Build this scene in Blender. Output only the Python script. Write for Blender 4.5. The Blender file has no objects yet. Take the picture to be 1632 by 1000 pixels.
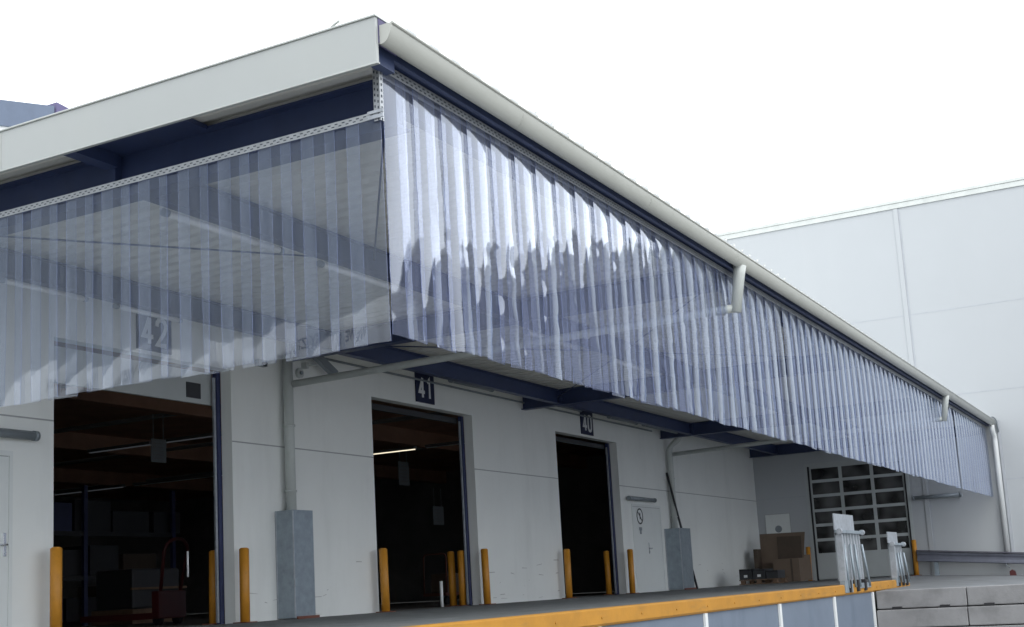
import bpy, bmesh, math, random
from mathutils import Vector, Matrix
random.seed(7)
S = bpy.context.scene
COL = S.collection
R = math.radians

# ------------------------------------------------------------------ materials
def nt(name):
    m = bpy.data.materials.new(name); m.use_nodes = True
    n = m.node_tree.nodes; l = m.node_tree.links
    for x in list(n): n.remove(x)
    out = n.new('ShaderNodeOutputMaterial')
    return m, n, l, out

def mat(name, col, rough=.6, metal=0., var=.08, scale=3., bump=0., bscale=40., dirt=None, dscale=(1, 1, 1), dthr=(.55, .75), damt=.4, spec=.5, coat=0.):
    m, n, l, out = nt(name)
    p = n.new('ShaderNodeBsdfPrincipled'); l.new(p.outputs[0], out.inputs[0])
    p.inputs['Roughness'].default_value = rough; p.inputs['Metallic'].default_value = metal
    p.inputs['Specular IOR Level'].default_value = spec
    p.inputs['Coat Weight'].default_value = coat
    tc = n.new('ShaderNodeTexCoord')
    nz = n.new('ShaderNodeTexNoise'); nz.inputs['Scale'].default_value = scale; nz.inputs['Detail'].default_value = 6
    nz.inputs['Roughness'].default_value = .62
    l.new(tc.outputs['Object'], nz.inputs['Vector'])
    mr = n.new('ShaderNodeMapRange'); mr.inputs[1].default_value = .3; mr.inputs[2].default_value = .7
    mr.inputs[3].default_value = 1 - var; mr.inputs[4].default_value = 1 + var
    l.new(nz.outputs[0], mr.inputs[0])
    mx = n.new('ShaderNodeVectorMath'); mx.operation = 'SCALE'; mx.inputs[0].default_value = col
    l.new(mr.outputs[0], mx.inputs['Scale'])
    cur = mx.outputs[0]
    if dirt:
        mp = n.new('ShaderNodeMapping'); mp.inputs['Scale'].default_value = dscale
        l.new(tc.outputs['Object'], mp.inputs[0])
        n2 = n.new('ShaderNodeTexNoise'); n2.inputs['Scale'].default_value = 1.; n2.inputs['Detail'].default_value = 8
        n2.inputs['Roughness'].default_value = .65
        l.new(mp.outputs[0], n2.inputs['Vector'])
        m2 = n.new('ShaderNodeMapRange'); m2.inputs[1].default_value = dthr[0]; m2.inputs[2].default_value = dthr[1]
        m2.inputs[3].default_value = 0; m2.inputs[4].default_value = damt
        l.new(n2.outputs[0], m2.inputs[0])
        mm = n.new('ShaderNodeMix'); mm.data_type = 'RGBA'
        l.new(m2.outputs[0], mm.inputs[0]); l.new(cur, mm.inputs[6]); mm.inputs[7].default_value = (*dirt, 1)
        cur = mm.outputs[2]
    l.new(cur, p.inputs['Base Color'])
    if bump:
        n3 = n.new('ShaderNodeTexNoise'); n3.inputs['Scale'].default_value = bscale; n3.inputs['Detail'].default_value = 4
        l.new(tc.outputs['Object'], n3.inputs['Vector'])
        b = n.new('ShaderNodeBump'); b.inputs['Strength'].default_value = bump; b.inputs['Distance'].default_value = .02
        l.new(n3.outputs[0], b.inputs['Height']); l.new(b.outputs[0], p.inputs['Normal'])
    return m

def pvc(name, tint, haze, hazecol, refl=1.6, rgh=.03):
    m, n, l, out = nt(name)
    tr = n.new('ShaderNodeBsdfTransparent'); tr.inputs[0].default_value = (*tint, 1)
    gl = n.new('ShaderNodeBsdfGlossy'); gl.inputs['Roughness'].default_value = rgh; gl.inputs[0].default_value = (.86, .91, 1, 1)
    df = n.new('ShaderNodeBsdfDiffuse'); df.inputs[0].default_value = (*hazecol, 1)
    tl = n.new('ShaderNodeBsdfTranslucent'); tl.inputs[0].default_value = (*hazecol, 1)
    hz = n.new('ShaderNodeMixShader'); hz.inputs[0].default_value = .45
    l.new(df.outputs[0], hz.inputs[1]); l.new(tl.outputs[0], hz.inputs[2])
    tc = n.new('ShaderNodeTexCoord')
    mp = n.new('ShaderNodeMapping'); mp.inputs['Scale'].default_value = (9, 9, .8)
    l.new(tc.outputs['Object'], mp.inputs[0])
    nz = n.new('ShaderNodeTexNoise'); nz.inputs['Scale'].default_value = 1.4; nz.inputs['Detail'].default_value = 7
    l.new(mp.outputs[0], nz.inputs['Vector'])
    mr = n.new('ShaderNodeMapRange'); mr.inputs[1].default_value = .3; mr.inputs[2].default_value = .75
    mr.inputs[3].default_value = haze * .55; mr.inputs[4].default_value = haze * 1.7
    l.new(nz.outputs[0], mr.inputs[0])
    base = n.new('ShaderNodeMixShader'); l.new(mr.outputs[0], base.inputs[0])
    l.new(tr.outputs[0], base.inputs[1]); l.new(hz.outputs[0], base.inputs[2])
    fr = n.new('ShaderNodeFresnel'); fr.inputs[0].default_value = 1.5
    geo = n.new('ShaderNodeNewGeometry')
    inv = n.new('ShaderNodeMath'); inv.operation = 'SUBTRACT'; inv.inputs[0].default_value = 1
    l.new(geo.outputs['Backfacing'], inv.inputs[1])
    mu = n.new('ShaderNodeMath'); mu.operation = 'MULTIPLY'; l.new(fr.outputs[0], mu.inputs[0]); mu.inputs[1].default_value = refl
    mu2 = n.new('ShaderNodeMath'); mu2.operation = 'MULTIPLY'; mu2.use_clamp = True
    l.new(mu.outputs[0], mu2.inputs[0]); l.new(inv.outputs[0], mu2.inputs[1])
    # faint ripples of rolled sheet
    mp2 = n.new('ShaderNodeMapping'); mp2.inputs['Scale'].default_value = (3, 3, 2)
    l.new(tc.outputs['Object'], mp2.inputs[0])
    n4 = n.new('ShaderNodeTexNoise'); n4.inputs['Scale'].default_value = 1.2; n4.inputs['Detail'].default_value = 2
    l.new(mp2.outputs[0], n4.inputs['Vector'])
    bp = n.new('ShaderNodeBump'); bp.inputs['Strength'].default_value = .07; bp.inputs['Distance'].default_value = .02
    l.new(n4.outputs[0], bp.inputs['Height']); l.new(bp.outputs[0], gl.inputs['Normal'])
    fin = n.new('ShaderNodeMixShader')
    l.new(mu2.outputs[0], fin.inputs[0]); l.new(base.outputs[0], fin.inputs[1]); l.new(gl.outputs[0], fin.inputs[2])
    l.new(fin.outputs[0], out.inputs[0])
    return m

def emis(name, col, st):
    m, n, l, out = nt(name)
    e = n.new('ShaderNodeEmission'); e.inputs[0].default_value = (*col, 1); e.inputs[1].default_value = st
    l.new(e.outputs[0], out.inputs[0]); return m

M = dict(
    wall=mat('wall_panel_paint', (.78, .80, .775), .55, var=.03, scale=.7, bump=.03, bscale=60, dirt=(.36, .37, .35), dscale=(1.3, 1.3, .22), dthr=(.52, .8), damt=.20),
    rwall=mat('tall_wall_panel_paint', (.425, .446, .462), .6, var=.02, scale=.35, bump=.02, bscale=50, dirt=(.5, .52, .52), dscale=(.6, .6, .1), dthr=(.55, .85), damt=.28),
    seam=mat('joint_sealant', (.36, .37, .37), .8),
    rseam=mat('pale_joint_and_shadow_grey', (.40, .42, .45), .7),
    fascia=mat('fascia_sheet', (.385, .405, .40), .42, var=.02, scale=1.5, dirt=(.42, .44, .41), dscale=(.8, .8, .25), dthr=(.55, .8), damt=.25),
    trim=mat('aluminium_trim', (.5, .52, .5), .35, .6),
    gutter=mat('gutter_coating', (.42, .43, .40), .38, var=.03, scale=4, dirt=(.33, .34, .30), dscale=(3, 3, 9), dthr=(.52, .8), damt=.4),
    pipe=mat('pipe_coating', (.5, .53, .51), .4, var=.04, scale=5, dirt=(.3, .31, .3), dscale=(3, 3, 1.5), damt=.3),
    roof=mat('roof_sheet_top', (.5, .52, .53), .45, .3),
    soffit=mat('roof_sheet_underside', (.64, .64, .60), .5, var=.05, scale=2, dirt=(.25, .24, .22), dscale=(.9, .3, 1), damt=.3),
    navy=mat('navy_steel_paint', (.034, .052, .125), .45, var=.12, scale=3, dirt=(.05, .06, .10), dscale=(2, 2, 2), damt=.4),
    rail=mat('perforated_steel', (.42, .44, .46), .35, .6, var=.12, scale=12),
    hole=mat('slot_shadow', (.04, .05, .07), .7),
    galv=mat('galvanised_sheet', (.28, .33, .37), .42, .35, var=.14, scale=7, dirt=(.14, .15, .19), dscale=(3, 3, 3), dthr=(.6, .72), damt=.6, bump=.05, bscale=20),
    galvl=mat('worn_steel_edge', (.42, .45, .49), .4, .5, var=.2, scale=9),
    yellow=mat('safety_yellow_paint', (.52, .225, .02), .5, var=.10, scale=6, dirt=(.10, .07, .04), dscale=(7, 7, 5), dthr=(.60, .72), damt=.7, bump=.05),
    yelgrey=mat('edge_angle_yellow', (.44, .205, .02), .55, var=.12, scale=3, dirt=(.13, .10, .06), dscale=(1.6, 9, 9), dthr=(.55, .70), damt=.35, bump=.08, bscale=30),
    deck=mat('deck_asphalt', (.15, .16, .16), .75, var=.25, scale=2, bump=.25, bscale=90, dirt=(.12, .12, .11), dscale=(.7, .7, 1), damt=.4),
    ground=mat('yard_asphalt', (.22, .22, .21), .85, var=.2, scale=.6, bump=.2, bscale=60),
    ramp=mat('ramp_concrete', (.16, .17, .18), .8, var=.18, scale=1.2, bump=.15, bscale=40),
    block=mat('precast_concrete', (.25, .25, .255), .8, var=.12, scale=2.2, bump=.2, bscale=35, dirt=(.10, .10, .10), dscale=(1.5, 1.5, 1.5), dthr=(.5, .75), damt=.55),
    blue=mat('dock_panel_blue_paint', (.145, .18, .235), .5, var=.08, scale=1.5, dirt=(.07, .10, .14), dscale=(1.5, 1.5, .5), damt=.5),
    white=mat('white_paint', (.72, .74, .74), .4, var=.03),
    door=mat('steel_door_paint', (.70, .73, .715), .45, var=.02, scale=2, dirt=(.4, .41, .4), dscale=(2, 2, .8), damt=.25),
    dark=mat('dark_plastic', (.03, .032, .036), .5),
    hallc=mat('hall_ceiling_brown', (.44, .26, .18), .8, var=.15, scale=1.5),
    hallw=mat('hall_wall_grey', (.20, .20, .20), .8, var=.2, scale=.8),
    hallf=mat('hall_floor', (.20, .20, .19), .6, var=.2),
    signnavy=mat('sign_navy', (.010, .016, .055), .35, var=.05),
    signwhite=mat('sign_white', (.74, .76, .76), .4, var=.02),
    lampg=mat('lamp_housing_grey', (.22, .25, .27), .4, .1),
    slate=mat('dark_roof_band', (.10, .13, .19), .6, var=.08),
    purple=mat('ridge_flashing', (.09, .08, .17), .6),
    glass=None,
    alu=mat('aluminium_plate', (.50, .53, .57), .38, .45, var=.12, scale=10, dirt=(.3, .32, .34), dscale=(6, 6, 6), damt=.4),
    rubber=mat('black_rubber', (.015, .015, .018), .7),
    card=mat('cardboard', (.15, .11, .08), .85, var=.08, scale=4),
    card2=mat('dark_cardboard', (.075, .055, .04), .85, var=.1, scale=4),
    wood=mat('pallet_wood', (.17, .11, .07), .85, var=.2, scale=6),
    red=mat('red_paint', (.075, .012, .012), .45, var=.05),
    sframe=mat('sectional_door_frame', (.45, .48, .48), .45, var=.03),
    rust=mat('red_brown_primer', (.16, .06, .04), .7, var=.2),
    blueframe=mat('blue_guide_rail', (.03, .04, .11), .4),
    body=mat('swap_body_white', (.88, .88, .86), .4, var=.02),
    strapb=mat('handle_steel', (.55, .57, .6), .25, .8),
)
M['pvc'] = pvc('clear_blue_pvc', (.945, .955, .985), .062, (.62, .67, .92), 2.0, .05)
M['pvcd'] = pvc('clear_blue_pvc_end', (.955, .965, .985), .048, (.60, .67, .80), 3.0, .03)
M['pvcedge'] = mat('pvc_cut_edge', (.20, .24, .42), .3, var=.02)
def glassmat():
    m, n, l, out = nt('dark_window_glass')
    p = n.new('ShaderNodeBsdfPrincipled'); l.new(p.outputs[0], out.inputs[0])
    p.inputs['Base Color'].default_value = (.012, .014, .018, 1); p.inputs['Roughness'].default_value = .08
    tc = n.new('ShaderNodeTexCoord'); nz = n.new('ShaderNodeTexNoise'); nz.inputs['Scale'].default_value = 1.7; nz.inputs['Detail'].default_value = 1
    l.new(tc.outputs['Object'], nz.inputs['Vector'])
    cr = n.new('ShaderNodeMapRange'); cr.inputs[1].default_value = .38; cr.inputs[2].default_value = .68; cr.inputs[3].default_value = .012; cr.inputs[4].default_value = .10
    l.new(nz.outputs[0], cr.inputs[0]); l.new(cr.outputs[0], p.inputs['Base Color'])
    return m
M['glass'] = glassmat()
M['tube'] = emis('lit_fluorescent_tube', (1, .9, .66), .9)
M['tubedim'] = mat('unlit_fluorescent_tube', (.75, .76, .74), .4)
M['tubedim2'] = emis('dim_fluorescent_tube', (.8, .9, 1), .03)
M['bulb'] = emis('lit_bulb', (1, .9, .7), 5)

# ------------------------------------------------------------------ mesh builder
class MB:
    def __init__(s): s.v = []; s.f = []; s.sm = []; s.mi = []; s.cm = 0
    def face(s, idx, smooth=False): s.f.append(idx); s.sm.append(smooth); s.mi.append(s.cm)
    def box(s, a, b, bev=0.):
        x0, y0, z0 = [min(p, q) for p, q in zip(a, b)]; x1, y1, z1 = [max(p, q) for p, q in zip(a, b)]
        if bev <= 0 or min(x1-x0, y1-y0, z1-z0) < 2.2*bev:
            k = len(s.v)
            s.v += [(x0,y0,z0),(x1,y0,z0),(x1,y1,z0),(x0,y1,z0),(x0,y0,z1),(x1,y0,z1),(x1,y1,z1),(x0,y1,z1)]
            for q in ((3,2,1,0),(4,5,6,7),(0,1,5,4),(1,2,6,5),(2,3,7,6),(3,0,4,7)): s.face([k+i for i in q])
        else:
            bm = bmesh.new(); bmesh.ops.create_cube(bm, size=1)
            bmesh.ops.scale(bm, vec=(x1-x0, y1-y0, z1-z0), verts=bm.verts)
            bmesh.ops.translate(bm, vec=((x0+x1)/2, (y0+y1)/2, (z0+z1)/2), verts=bm.verts)
            bmesh.ops.bevel(bm, geom=bm.edges[:], offset=bev, segments=2, affect='EDGES', profile=.6)
            s.addbm(bm)
        return s
    def addbm(s, bm, smooth=False):
        k = len(s.v); bm.verts.index_update()
        s.v += [tuple(v.co) for v in bm.verts]
        for f in bm.faces: s.face([k+v.index for v in f.verts], smooth)
        bm.free()
    def tube(s, pts, r, n=14, cap=True, r2=None):
        pts = [Vector(p) for p in pts]; k0 = len(s.v); N = len(pts); prev = None
        for i, p in enumerate(pts):
            d = (pts[min(i+1, N-1)] - pts[max(i-1, 0)]).normalized()
            if prev is None:
                up = Vector((0,0,1)) if abs(d.z) < .9 else Vector((0,1,0))
                a = d.cross(up).normalized()
            else: a = (prev - d*prev.dot(d)).normalized()
            b = d.cross(a); prev = a
            rr = r if r2 is None else r + (r2-r)*i/(N-1)
            for j in range(n):
                t = 2*math.pi*j/n; q = p + a*math.cos(t)*rr + b*math.sin(t)*rr; s.v.append(tuple(q))
        for i in range(N-1):
            for j in range(n):
                a0 = k0+i*n+j; a1 = k0+i*n+(j+1) % n
                s.face([a0, a0+n, a1+n, a1], True)
        if cap:
            s.face([k0+j for j in range(n)]); s.face([k0+(N-1)*n+j for j in reversed(range(n))])
        return s
    def extr(s, poly, axis, a, b, smooth=False, close=True):
        """poly: list of 2-tuples; axis 'x': (y,z), 'y': (x,z), 'z': (x,y)"""
        def P(u, w, t): return (t,u,w) if axis == 'x' else (u,t,w) if axis == 'y' else (u,w,t)
        k = len(s.v); n = len(poly)
        for t in (a, b):
            for u, w in poly: s.v.append(P(u, w, t))
        rng = range(n if close else n-1)
        for i in rng:
            j = (i+1) % n; s.face([k+i, k+j, k+n+j, k+n+i], smooth)
        if close:
            s.face([k+i for i in reversed(range(n))]); s.face([k+n+i for i in range(n)])
        return s
    def build(s, name, m, parent=None, autosm=False):
        me = bpy.data.meshes.new(name); off = Vector((0,0,0))
        if parent is not None:
            off = parent['_w'] if '_w' in parent else None
            off = Vector(off)
        me.from_pydata([tuple(Vector(v)-off) for v in s.v], [], s.f)
        bm = bmesh.new(); bm.from_mesh(me); bmesh.ops.recalc_face_normals(bm, faces=bm.faces); bm.to_mesh(me); bm.free()
        me.polygons.foreach_set('use_smooth', s.sm)
        mm = m if isinstance(m, (list, tuple)) else [m]
        for x in mm: me.materials.append(x)
        if len(mm) > 1: me.polygons.foreach_set('material_index', s.mi)
        o = bpy.data.objects.new(name, me); COL.objects.link(o)
        if parent is not None:
            o.parent = parent; o['_w'] = tuple(off)
        else: o['_w'] = (0., 0., 0.)
        return o

def thing(name, label, cat, loc, group=None):
    o = bpy.data.objects.new(name, None); COL.objects.link(o); o.location = loc
    o.empty_display_size = .2
    o['label'] = label; o['category'] = cat; o['_w'] = tuple(map(float, loc))
    if group: o['group'] = group
    return o
def tag(o, label, cat, group=None):
    o['label'] = label; o['category'] = cat
    if group: o['group'] = group
    return o
def struct(o): o['kind'] = 'structure'; return o

# ------------------------------------------------------------------ key dimensions (deck = z 0)
XW0, XE = 7.0, 39.19          # long wall extents; end wall plane
GZ = -1.30                      # yard level
YC, XC = -7.1, 7.5              # curtain planes
SOF = 4.28
DY = -6.5                       # dock edge
XR = 28.3                       # end of dock edge
XB = 24.9                       # block wall plane

# ------------------------------------------------------------------ ground, deck, ramp
g = MB(); g.box((-600, -600, GZ-.5), (700, 600, GZ)); struct(g.build('ground', M['ground']))
d = MB(); d.extr([(6.4, DY+.004), (XR-.3, DY+.004), (XR-.3, -5.2), (XE, -4.9), (XE, .2), (6.4, .2)], 'z', GZ-.1, 0)
struct(d.build('loading_deck', M['deck']))
# ramp falling away along the end wall
k = MB(); k.v += [(XR-.3, -5.2, -.004), (XE-.002, -4.9, -.004), (XE-.002, -30, -1.34), (XB+.45, -30, -1.34), (XB+.45, DY-.05, -.16), (XR-.3, DY-.05, -.14)]
k.v += [(x, y, GZ-.2) for x, y, z in k.v]
k.face([0,1,2,3,4,5]); 
for i in range(6): k.face([i, (i+1) % 6, 6+(i+1) % 6, 6+i])
struct(k.build('ramp_surface', M['ramp']))

dock = thing('dock_edge', 'yellow painted dock edge over blue panels with white upright strips', 'dock edge', (8., DY, GZ))
e = MB(); e.extr([(DY-.055, -.005), (DY-.055, -.145), (DY-.035, -.17), (DY+.0, -.17), (DY+.0, -.02), (DY+.10, .012), (DY-.03, .012)], 'x', 6.4, XR)
e.build('edge_angle', M['yelgrey'], dock)
e = MB()
x = 8.8-3.25*1+.0
while x < XB-.3:
    e.box((x+.012, DY-.012, GZ), (min(x+3.25, XB)-.012, DY+.0, -.172), .004); x += 3.25
e.build('blue_panel', M['blue'], dock)
for x in (8.8, 12.05, 15.3, 18.55, 21.8, 24.75):
    MB().box((x-.045, DY-.05, GZ), (x+.045, DY-.0125, -.174), .006).build('upright_strip', M['white'], dock)
e = MB()
for x in [i*1.08+6.7 for i in range(20)]: e.tube([(x, DY-.054, -.085), (x, DY-.064, -.085)], .012, 8)
e.build('edge_bolts', M['yelgrey'], dock)['kind'] = 'stuff'

# concrete block courses along the ramp
lab = {(0,0): 'upper course concrete block next to the blue dock panels', (0,1): 'second block of the upper concrete course', (0,2): 'third block of the upper concrete course, at the picture edge',
       (1,0): 'lower course concrete block next to the blue dock panels', (1,1): 'second block of the lower concrete course', (1,2): 'third block of the lower concrete course'}
for r_ in range(2):
    for c_ in range(5):
        y1 = DY-.06-c_*1.66 + (0 if r_ == 0 else 0); y0 = y1-1.645
        z1 = -.165-r_*.36-.0*c_; z0 = z1-.34
        b = MB(); b.box((XB-(.09 if r_ else 0), y0, z0), (XB+.44, y1, z1), .018)
        o = b.build('concrete_block', M['block'])
        tag(o, lab.get((r_, c_), 'grey concrete block of the ramp wall beyond the picture edge'), 'concrete block', 'concrete blocks of the ramp wall')
        if r_ == 0:
            for q in (.38, 1.25):
                MB().box((XB-.06, y1-q-.09, z0-.018), (XB-.002, y1-q+.09, z0+.035), .008).build('lifting_notch', M['rubber'], o)
b = MB(); b.box((XB-.14, DY-.06-8.3, GZ), (XB+.44, DY-.06, -.885), .01)
tag(b.build('footing_wall', M['block']), 'rough concrete footing under the block courses of the ramp', 'footing')

# ------------------------------------------------------------------ warehouse with dock doors (Y = 0)
wh = thing('warehouse', 'long white panelled warehouse with open dock doors 40 to 42 under the canopy', 'building', (22, 0, 0))
HT = 4.75
doors = [(10.86, 14.12), (17.72, 21.16), (24.83, 28.2)]
DH, TK = 3.63, .19
w = MB()
xs = XW0
for a, b_ in doors:
    w.box((xs, 0, -.05), (a, TK, DH)); xs = b_
w.box((xs, 0, -.05), (XE, TK, DH))
w.box((XW0, 0, DH), (XE, TK, HT))
w.box((XW0, TK, HT-.15), (XE-.01, 24.2, HT-.02)); w.box((XW0, TK, -.05), (XW0+.2, 24.2, HT-.151))
w.build('wall', M['wall'], wh)
jm = MB()
for z in (2.585,):
    xs = XW0
    for a, b_ in doors:
        jm.box((xs, -.003, z-.009), (a-.002, .001, z+.009)); xs = b_+.002
    jm.box((xs, -.003, z-.009), (XE-.005, .001, z+.009))
jm.box((XE-.03, -.004, 0), (XE-.012, .001, 4.2))
jm.build('panel_joint', M['seam'], wh)['kind'] = 'stuff'
# hall interior
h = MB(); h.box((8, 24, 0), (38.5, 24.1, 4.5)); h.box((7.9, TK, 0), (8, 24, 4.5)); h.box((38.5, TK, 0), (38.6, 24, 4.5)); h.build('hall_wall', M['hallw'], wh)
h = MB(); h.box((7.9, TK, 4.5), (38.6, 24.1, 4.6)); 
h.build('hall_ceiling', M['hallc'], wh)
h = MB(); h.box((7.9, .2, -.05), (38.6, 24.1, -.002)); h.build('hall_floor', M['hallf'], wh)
for y in (5.5, 11, 17):
    MB().box((8, y, 4.1), (38.5, y+.25, 4.5)).build('ceiling_beam', M['hallc'], wh)
for x in (12.5, 16, 20, 24.5, 30):
    MB().tube([(x, TK, 4.3), (x, 23, 4.3)], .05, 8).build('ceiling_pipe', M['hallw'], wh)
# door frames, guide rails and raised shutters
for i, (a, b_) in enumerate(doors):
    f = MB(); f.box((b_-.07, TK+.01, 0), (b_, TK+.09, DH))
    df = f.build('door_frame', M['blueframe'], wh)
    f = MB(); f.box((b_-.12, TK+.03, .02), (b_-.08, TK+.06, DH-.1)); f.build('guide_rail', M['galvl'], df)
    f = MB()
    if i == 0:
        f.box((a+.08, TK+.1, 3.13), (b_-.08, TK+.15, DH-.03), .008)
        s_ = f.build('raised_door_leaf', M['sframe'], wh)
        MB().box((b_-.62, TK+.085, 3.2), (b_-.33, TK+.098, 3.42)).build('sticker', M['dark'], s_)
    else:
        f.box((a+.08, TK+.1, DH-.14), (b_-.08, TK+.15, DH-.03), .008); f.build('raised_door_leaf', M['dark'], wh)
rs = random.Random(21)
sc = MB()
for i in range(46):
    x = rs.choice([rs.uniform(14.4, 17.4), rs.uniform(21.4, 24.5), rs.uniform(31.9, 38.8)]); z = rs.uniform(.08, .9)**1.3; ln = rs.uniform(.03, .28); hh = rs.uniform(.004, .013); sl = rs.uniform(-.03, .03)
    k = len(sc.v); sc.v += [(x, -.0012, z), (x+ln, -.0012, z+sl), (x+ln*.9, -.0012, z+sl+hh), (x+ln*.1, -.0012, z+hh*1.3)]; sc.face([k, k+1, k+2, k+3])
sc.build('scuff_marks', mat('rubber_scuffs', (.42, .42, .41), .8), wh)['kind'] = 'stuff'
# personnel doors in the long wall
def leafdoor(x0, x1, hx, sgn=1):
    f = MB(); f.box((x0-.05, -.012, 0), (x0, -.0005, 2.17)); f.box((x1, -.012, 0), (x1+.05, -.0005, 2.17)); f.box((x0, -.012, 2.11), (x1, -.0005, 2.17))
    fr = f.build('door_frame', M['door'], wh)
    l_ = MB().box((x0+.01, -.008, .012), (x1-.01, -.0006, 2.10), .002).build('door_leaf', M['door'], wh)
    MB().box((x0+.0, -.0045, .0), (x0+.01, -.0008, 2.105)).box((x0+.01, -.0045, 2.1), (x1-.01, -.0008, 2.11)).build('door_gap', M['seam'], l_)
    hd = MB(); hd.box((hx-.02, -.017, .95), (hx+.02, -.009, 1.22), .003); hd.tube([(hx, -.012, 1.08), (hx, -.06, 1.08), (hx-.10*sgn, -.06, 1.08)], .011, 8)
    hd.tube([(hx, -.013, .995), (hx, -.028, .995)], .015, 10)
    hd.build('handle', M['strapb'], l_)
    return l_
leafdoor(9.2, 10.2, 10.14)
l2 = leafdoor(28.9, 30.72, 29.80, -1)
# round no entry sign with slash and little notice on door leaf
c = MB()
def ring(mb, cx, cz, y, ro, ri, n=40, yy=.004):
    k = len(mb.v)
    for j in range(n):
        t = 2*math.pi*j/n
        for rr in (ro, ri):
            mb.v.append((cx+rr*math.cos(t), y, cz+rr*math.sin(t))); mb.v.append((cx+rr*math.cos(t), y-yy, cz+rr*math.sin(t)))
    for j in range(n):
        a0 = k+4*j; b0 = k+4*((j+1) % n)
        mb.face([a0+1, b0+1, b0+3, a0+3]); mb.face([a0, a0+1, b0+1, b0]); mb.face([a0+2, b0+2, b0+3, a0+3])
nz_ = thing('prohibition_sign', 'round black ringed prohibition sign on the grey door beside doorway 40', 'sign', (29.33, -.01, 1.87))
c = MB(); c.tube([(29.33, -.0085, 1.87), (29.33, -.0125, 1.87)], .19, 40); c.build('disc', M['signwhite'], nz_)
c = MB(); ring(c, 29.33, 1.87, -.0130, .20, .165); 
for a in (-1,):
    c.extr([(29.33-.12, 1.87+.13), (29.33-.145, 1.87+.105), (29.33+.12, 1.87-.13), (29.33+.145, 1.87-.105)], 'y', -.0135, -.0165)
c.box((29.31, -.0165, 1.80), (29.36, -.0135, 1.96)); c.build('ring', M['dark'], nz_)
nn = MB().box((29.24, -.0125, 1.52), (29.42, -.0085, 1.60)).box((29.28, -.0135, 1.43), (29.38, -.0085, 1.52))
tag(nn.build('notice', M['lampg']), 'small grey notice below the round prohibition sign', 'notice')

# upper storey set back above, with dark sloping roof band
ub = thing('roof_block', 'white upper block with slate blue roof band behind the canopy', 'building', (16, 8, 4.7))
u = MB(); u.extr([(14, HT-.1), (18.0, HT-.1), (18.0, 10.3), (14, 9.5)], 'y', 8.0, 16); u.build('wall', M['body'], ub)
u = MB(); u.extr([(14, 9.4), (18.0, 10.25), (18.0, 10.80), (14, 9.90)], 'y', 7.9, 7.997); u.build('roof_band', M['slate'], ub)
u = MB(); u.extr([(18.0, 10.1), (18.55, 10.4), (18.5, 10.85), (18.05, 10.90)], 'y', 7.88, 16); u.build('ridge_flashing', M['purple'], ub)

# ------------------------------------------------------------------ tall white building at the end (X = 39.19)
rb = thing('tall_building', 'tall white panelled hall closing off the right end of the yard', 'building', (XE, -5, 0))
RH = 11.38
r = MB()
gy0, gy1, gz1 = -4.66, -1.70, 3.52    # sectional door opening
r.box((XE, -19, GZ-.3), (XE+22, gy0, RH)); r.box((XE, gy1, GZ-.3), (XE+22, 4, RH)); r.box((XE, gy0, gz1), (XE+22, gy1, RH)); r.box((XE+.35, gy0, GZ-.3), (XE+22, gy1, gz1))
r.build('wall', M['rwall'], rb)
r = MB(); r.box((XE-.06, -19, RH), (XE+.3, 4, RH+.10), .01); r.box((XE-.035, -19, RH-.16), (XE-.002, 4, RH), .004); r.build('coping', M['trim'], rb)
r = MB()
for z in (2.62, 5.25, 7.84):
    if z < 3:
        r.box((XE-.004, -19, z-.012), (XE+.0, gy0-.1, z+.012)); r.box((XE-.004, gy1+.02, z-.012), (XE, -.003, z+.012))
    else: r.box((XE-.004, -19, z-.012), (XE+.0, 4, z+.012))
r.build('horizontal_joint', M['rseam'], rb)
for y in (-5.2, -11.2, -17.2):
    r = MB(); r.box((XE-.028, y-.07, GZ), (XE-.001, y+.07, RH-.17), .01); j_ = r.build('cover_or_shadow_strip', M['rwall'], rb)
    MB().box((XE-.006, y-.12, GZ), (XE-.0012, y-.071, RH-.17)).build('strip_shadow_gap', M['rseam'], j_)
# sectional door
gd = MB(); gd.box((XE-.012, gy1-.0, 0), (XE+.03, gy1+.09, gz1+.09)); gd.box((XE-.012, gy0-.09, 0), (XE+.03, gy0, gz1+.09)); gd.box((XE-.012, gy0, gz1), (XE+.03, gy1, gz1+.09))
gdf = gd.build('door_frame', M['sframe'], rb)
MB().box((XE+.01, gy1-.05, .0), (XE+.06, gy1-.0, gz1)).build('edge_seal', M['rubber'], gdf)
MB().box((XE+.01, gy0, .0), (XE+.06, gy0+.05, gz1)).build('edge_seal', M['rubber'], gdf)
dl = MB(); rows, cols = 6, 3; ya, yb = gy0+.05, gy1-.05; bz = .78
dl.box((XE+.06, ya, .03), (XE+.10, yb, bz))
zs = [bz+(gz1-.02-bz)*i/rows for i in range(rows+1)]
ys = [yb-(yb-ya)*i/cols for i in range(cols+1)]
for z in zs[:-1] + [gz1-.03]:
    dl.box((XE+.055, ya, z-.045), (XE+.105, yb, z+.045))
zz = zs
for i, y in enumerate(ys):
    dl.box((XE+.052, y-.05 if i < cols else y, bz+.046), (XE+.108, y+.05 if i else y, gz1-.06))
dd = dl.build('sectional_door', M['sframe'], rb)
for i in range(rows):
    for j in range(cols):
        MB().box((XE+.075, ys[j+1]+.045, zs[i]+.04), (XE+.085, ys[j]-.045, zs[i+1]-.04)).build('pane', M['glass'], dd)
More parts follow.
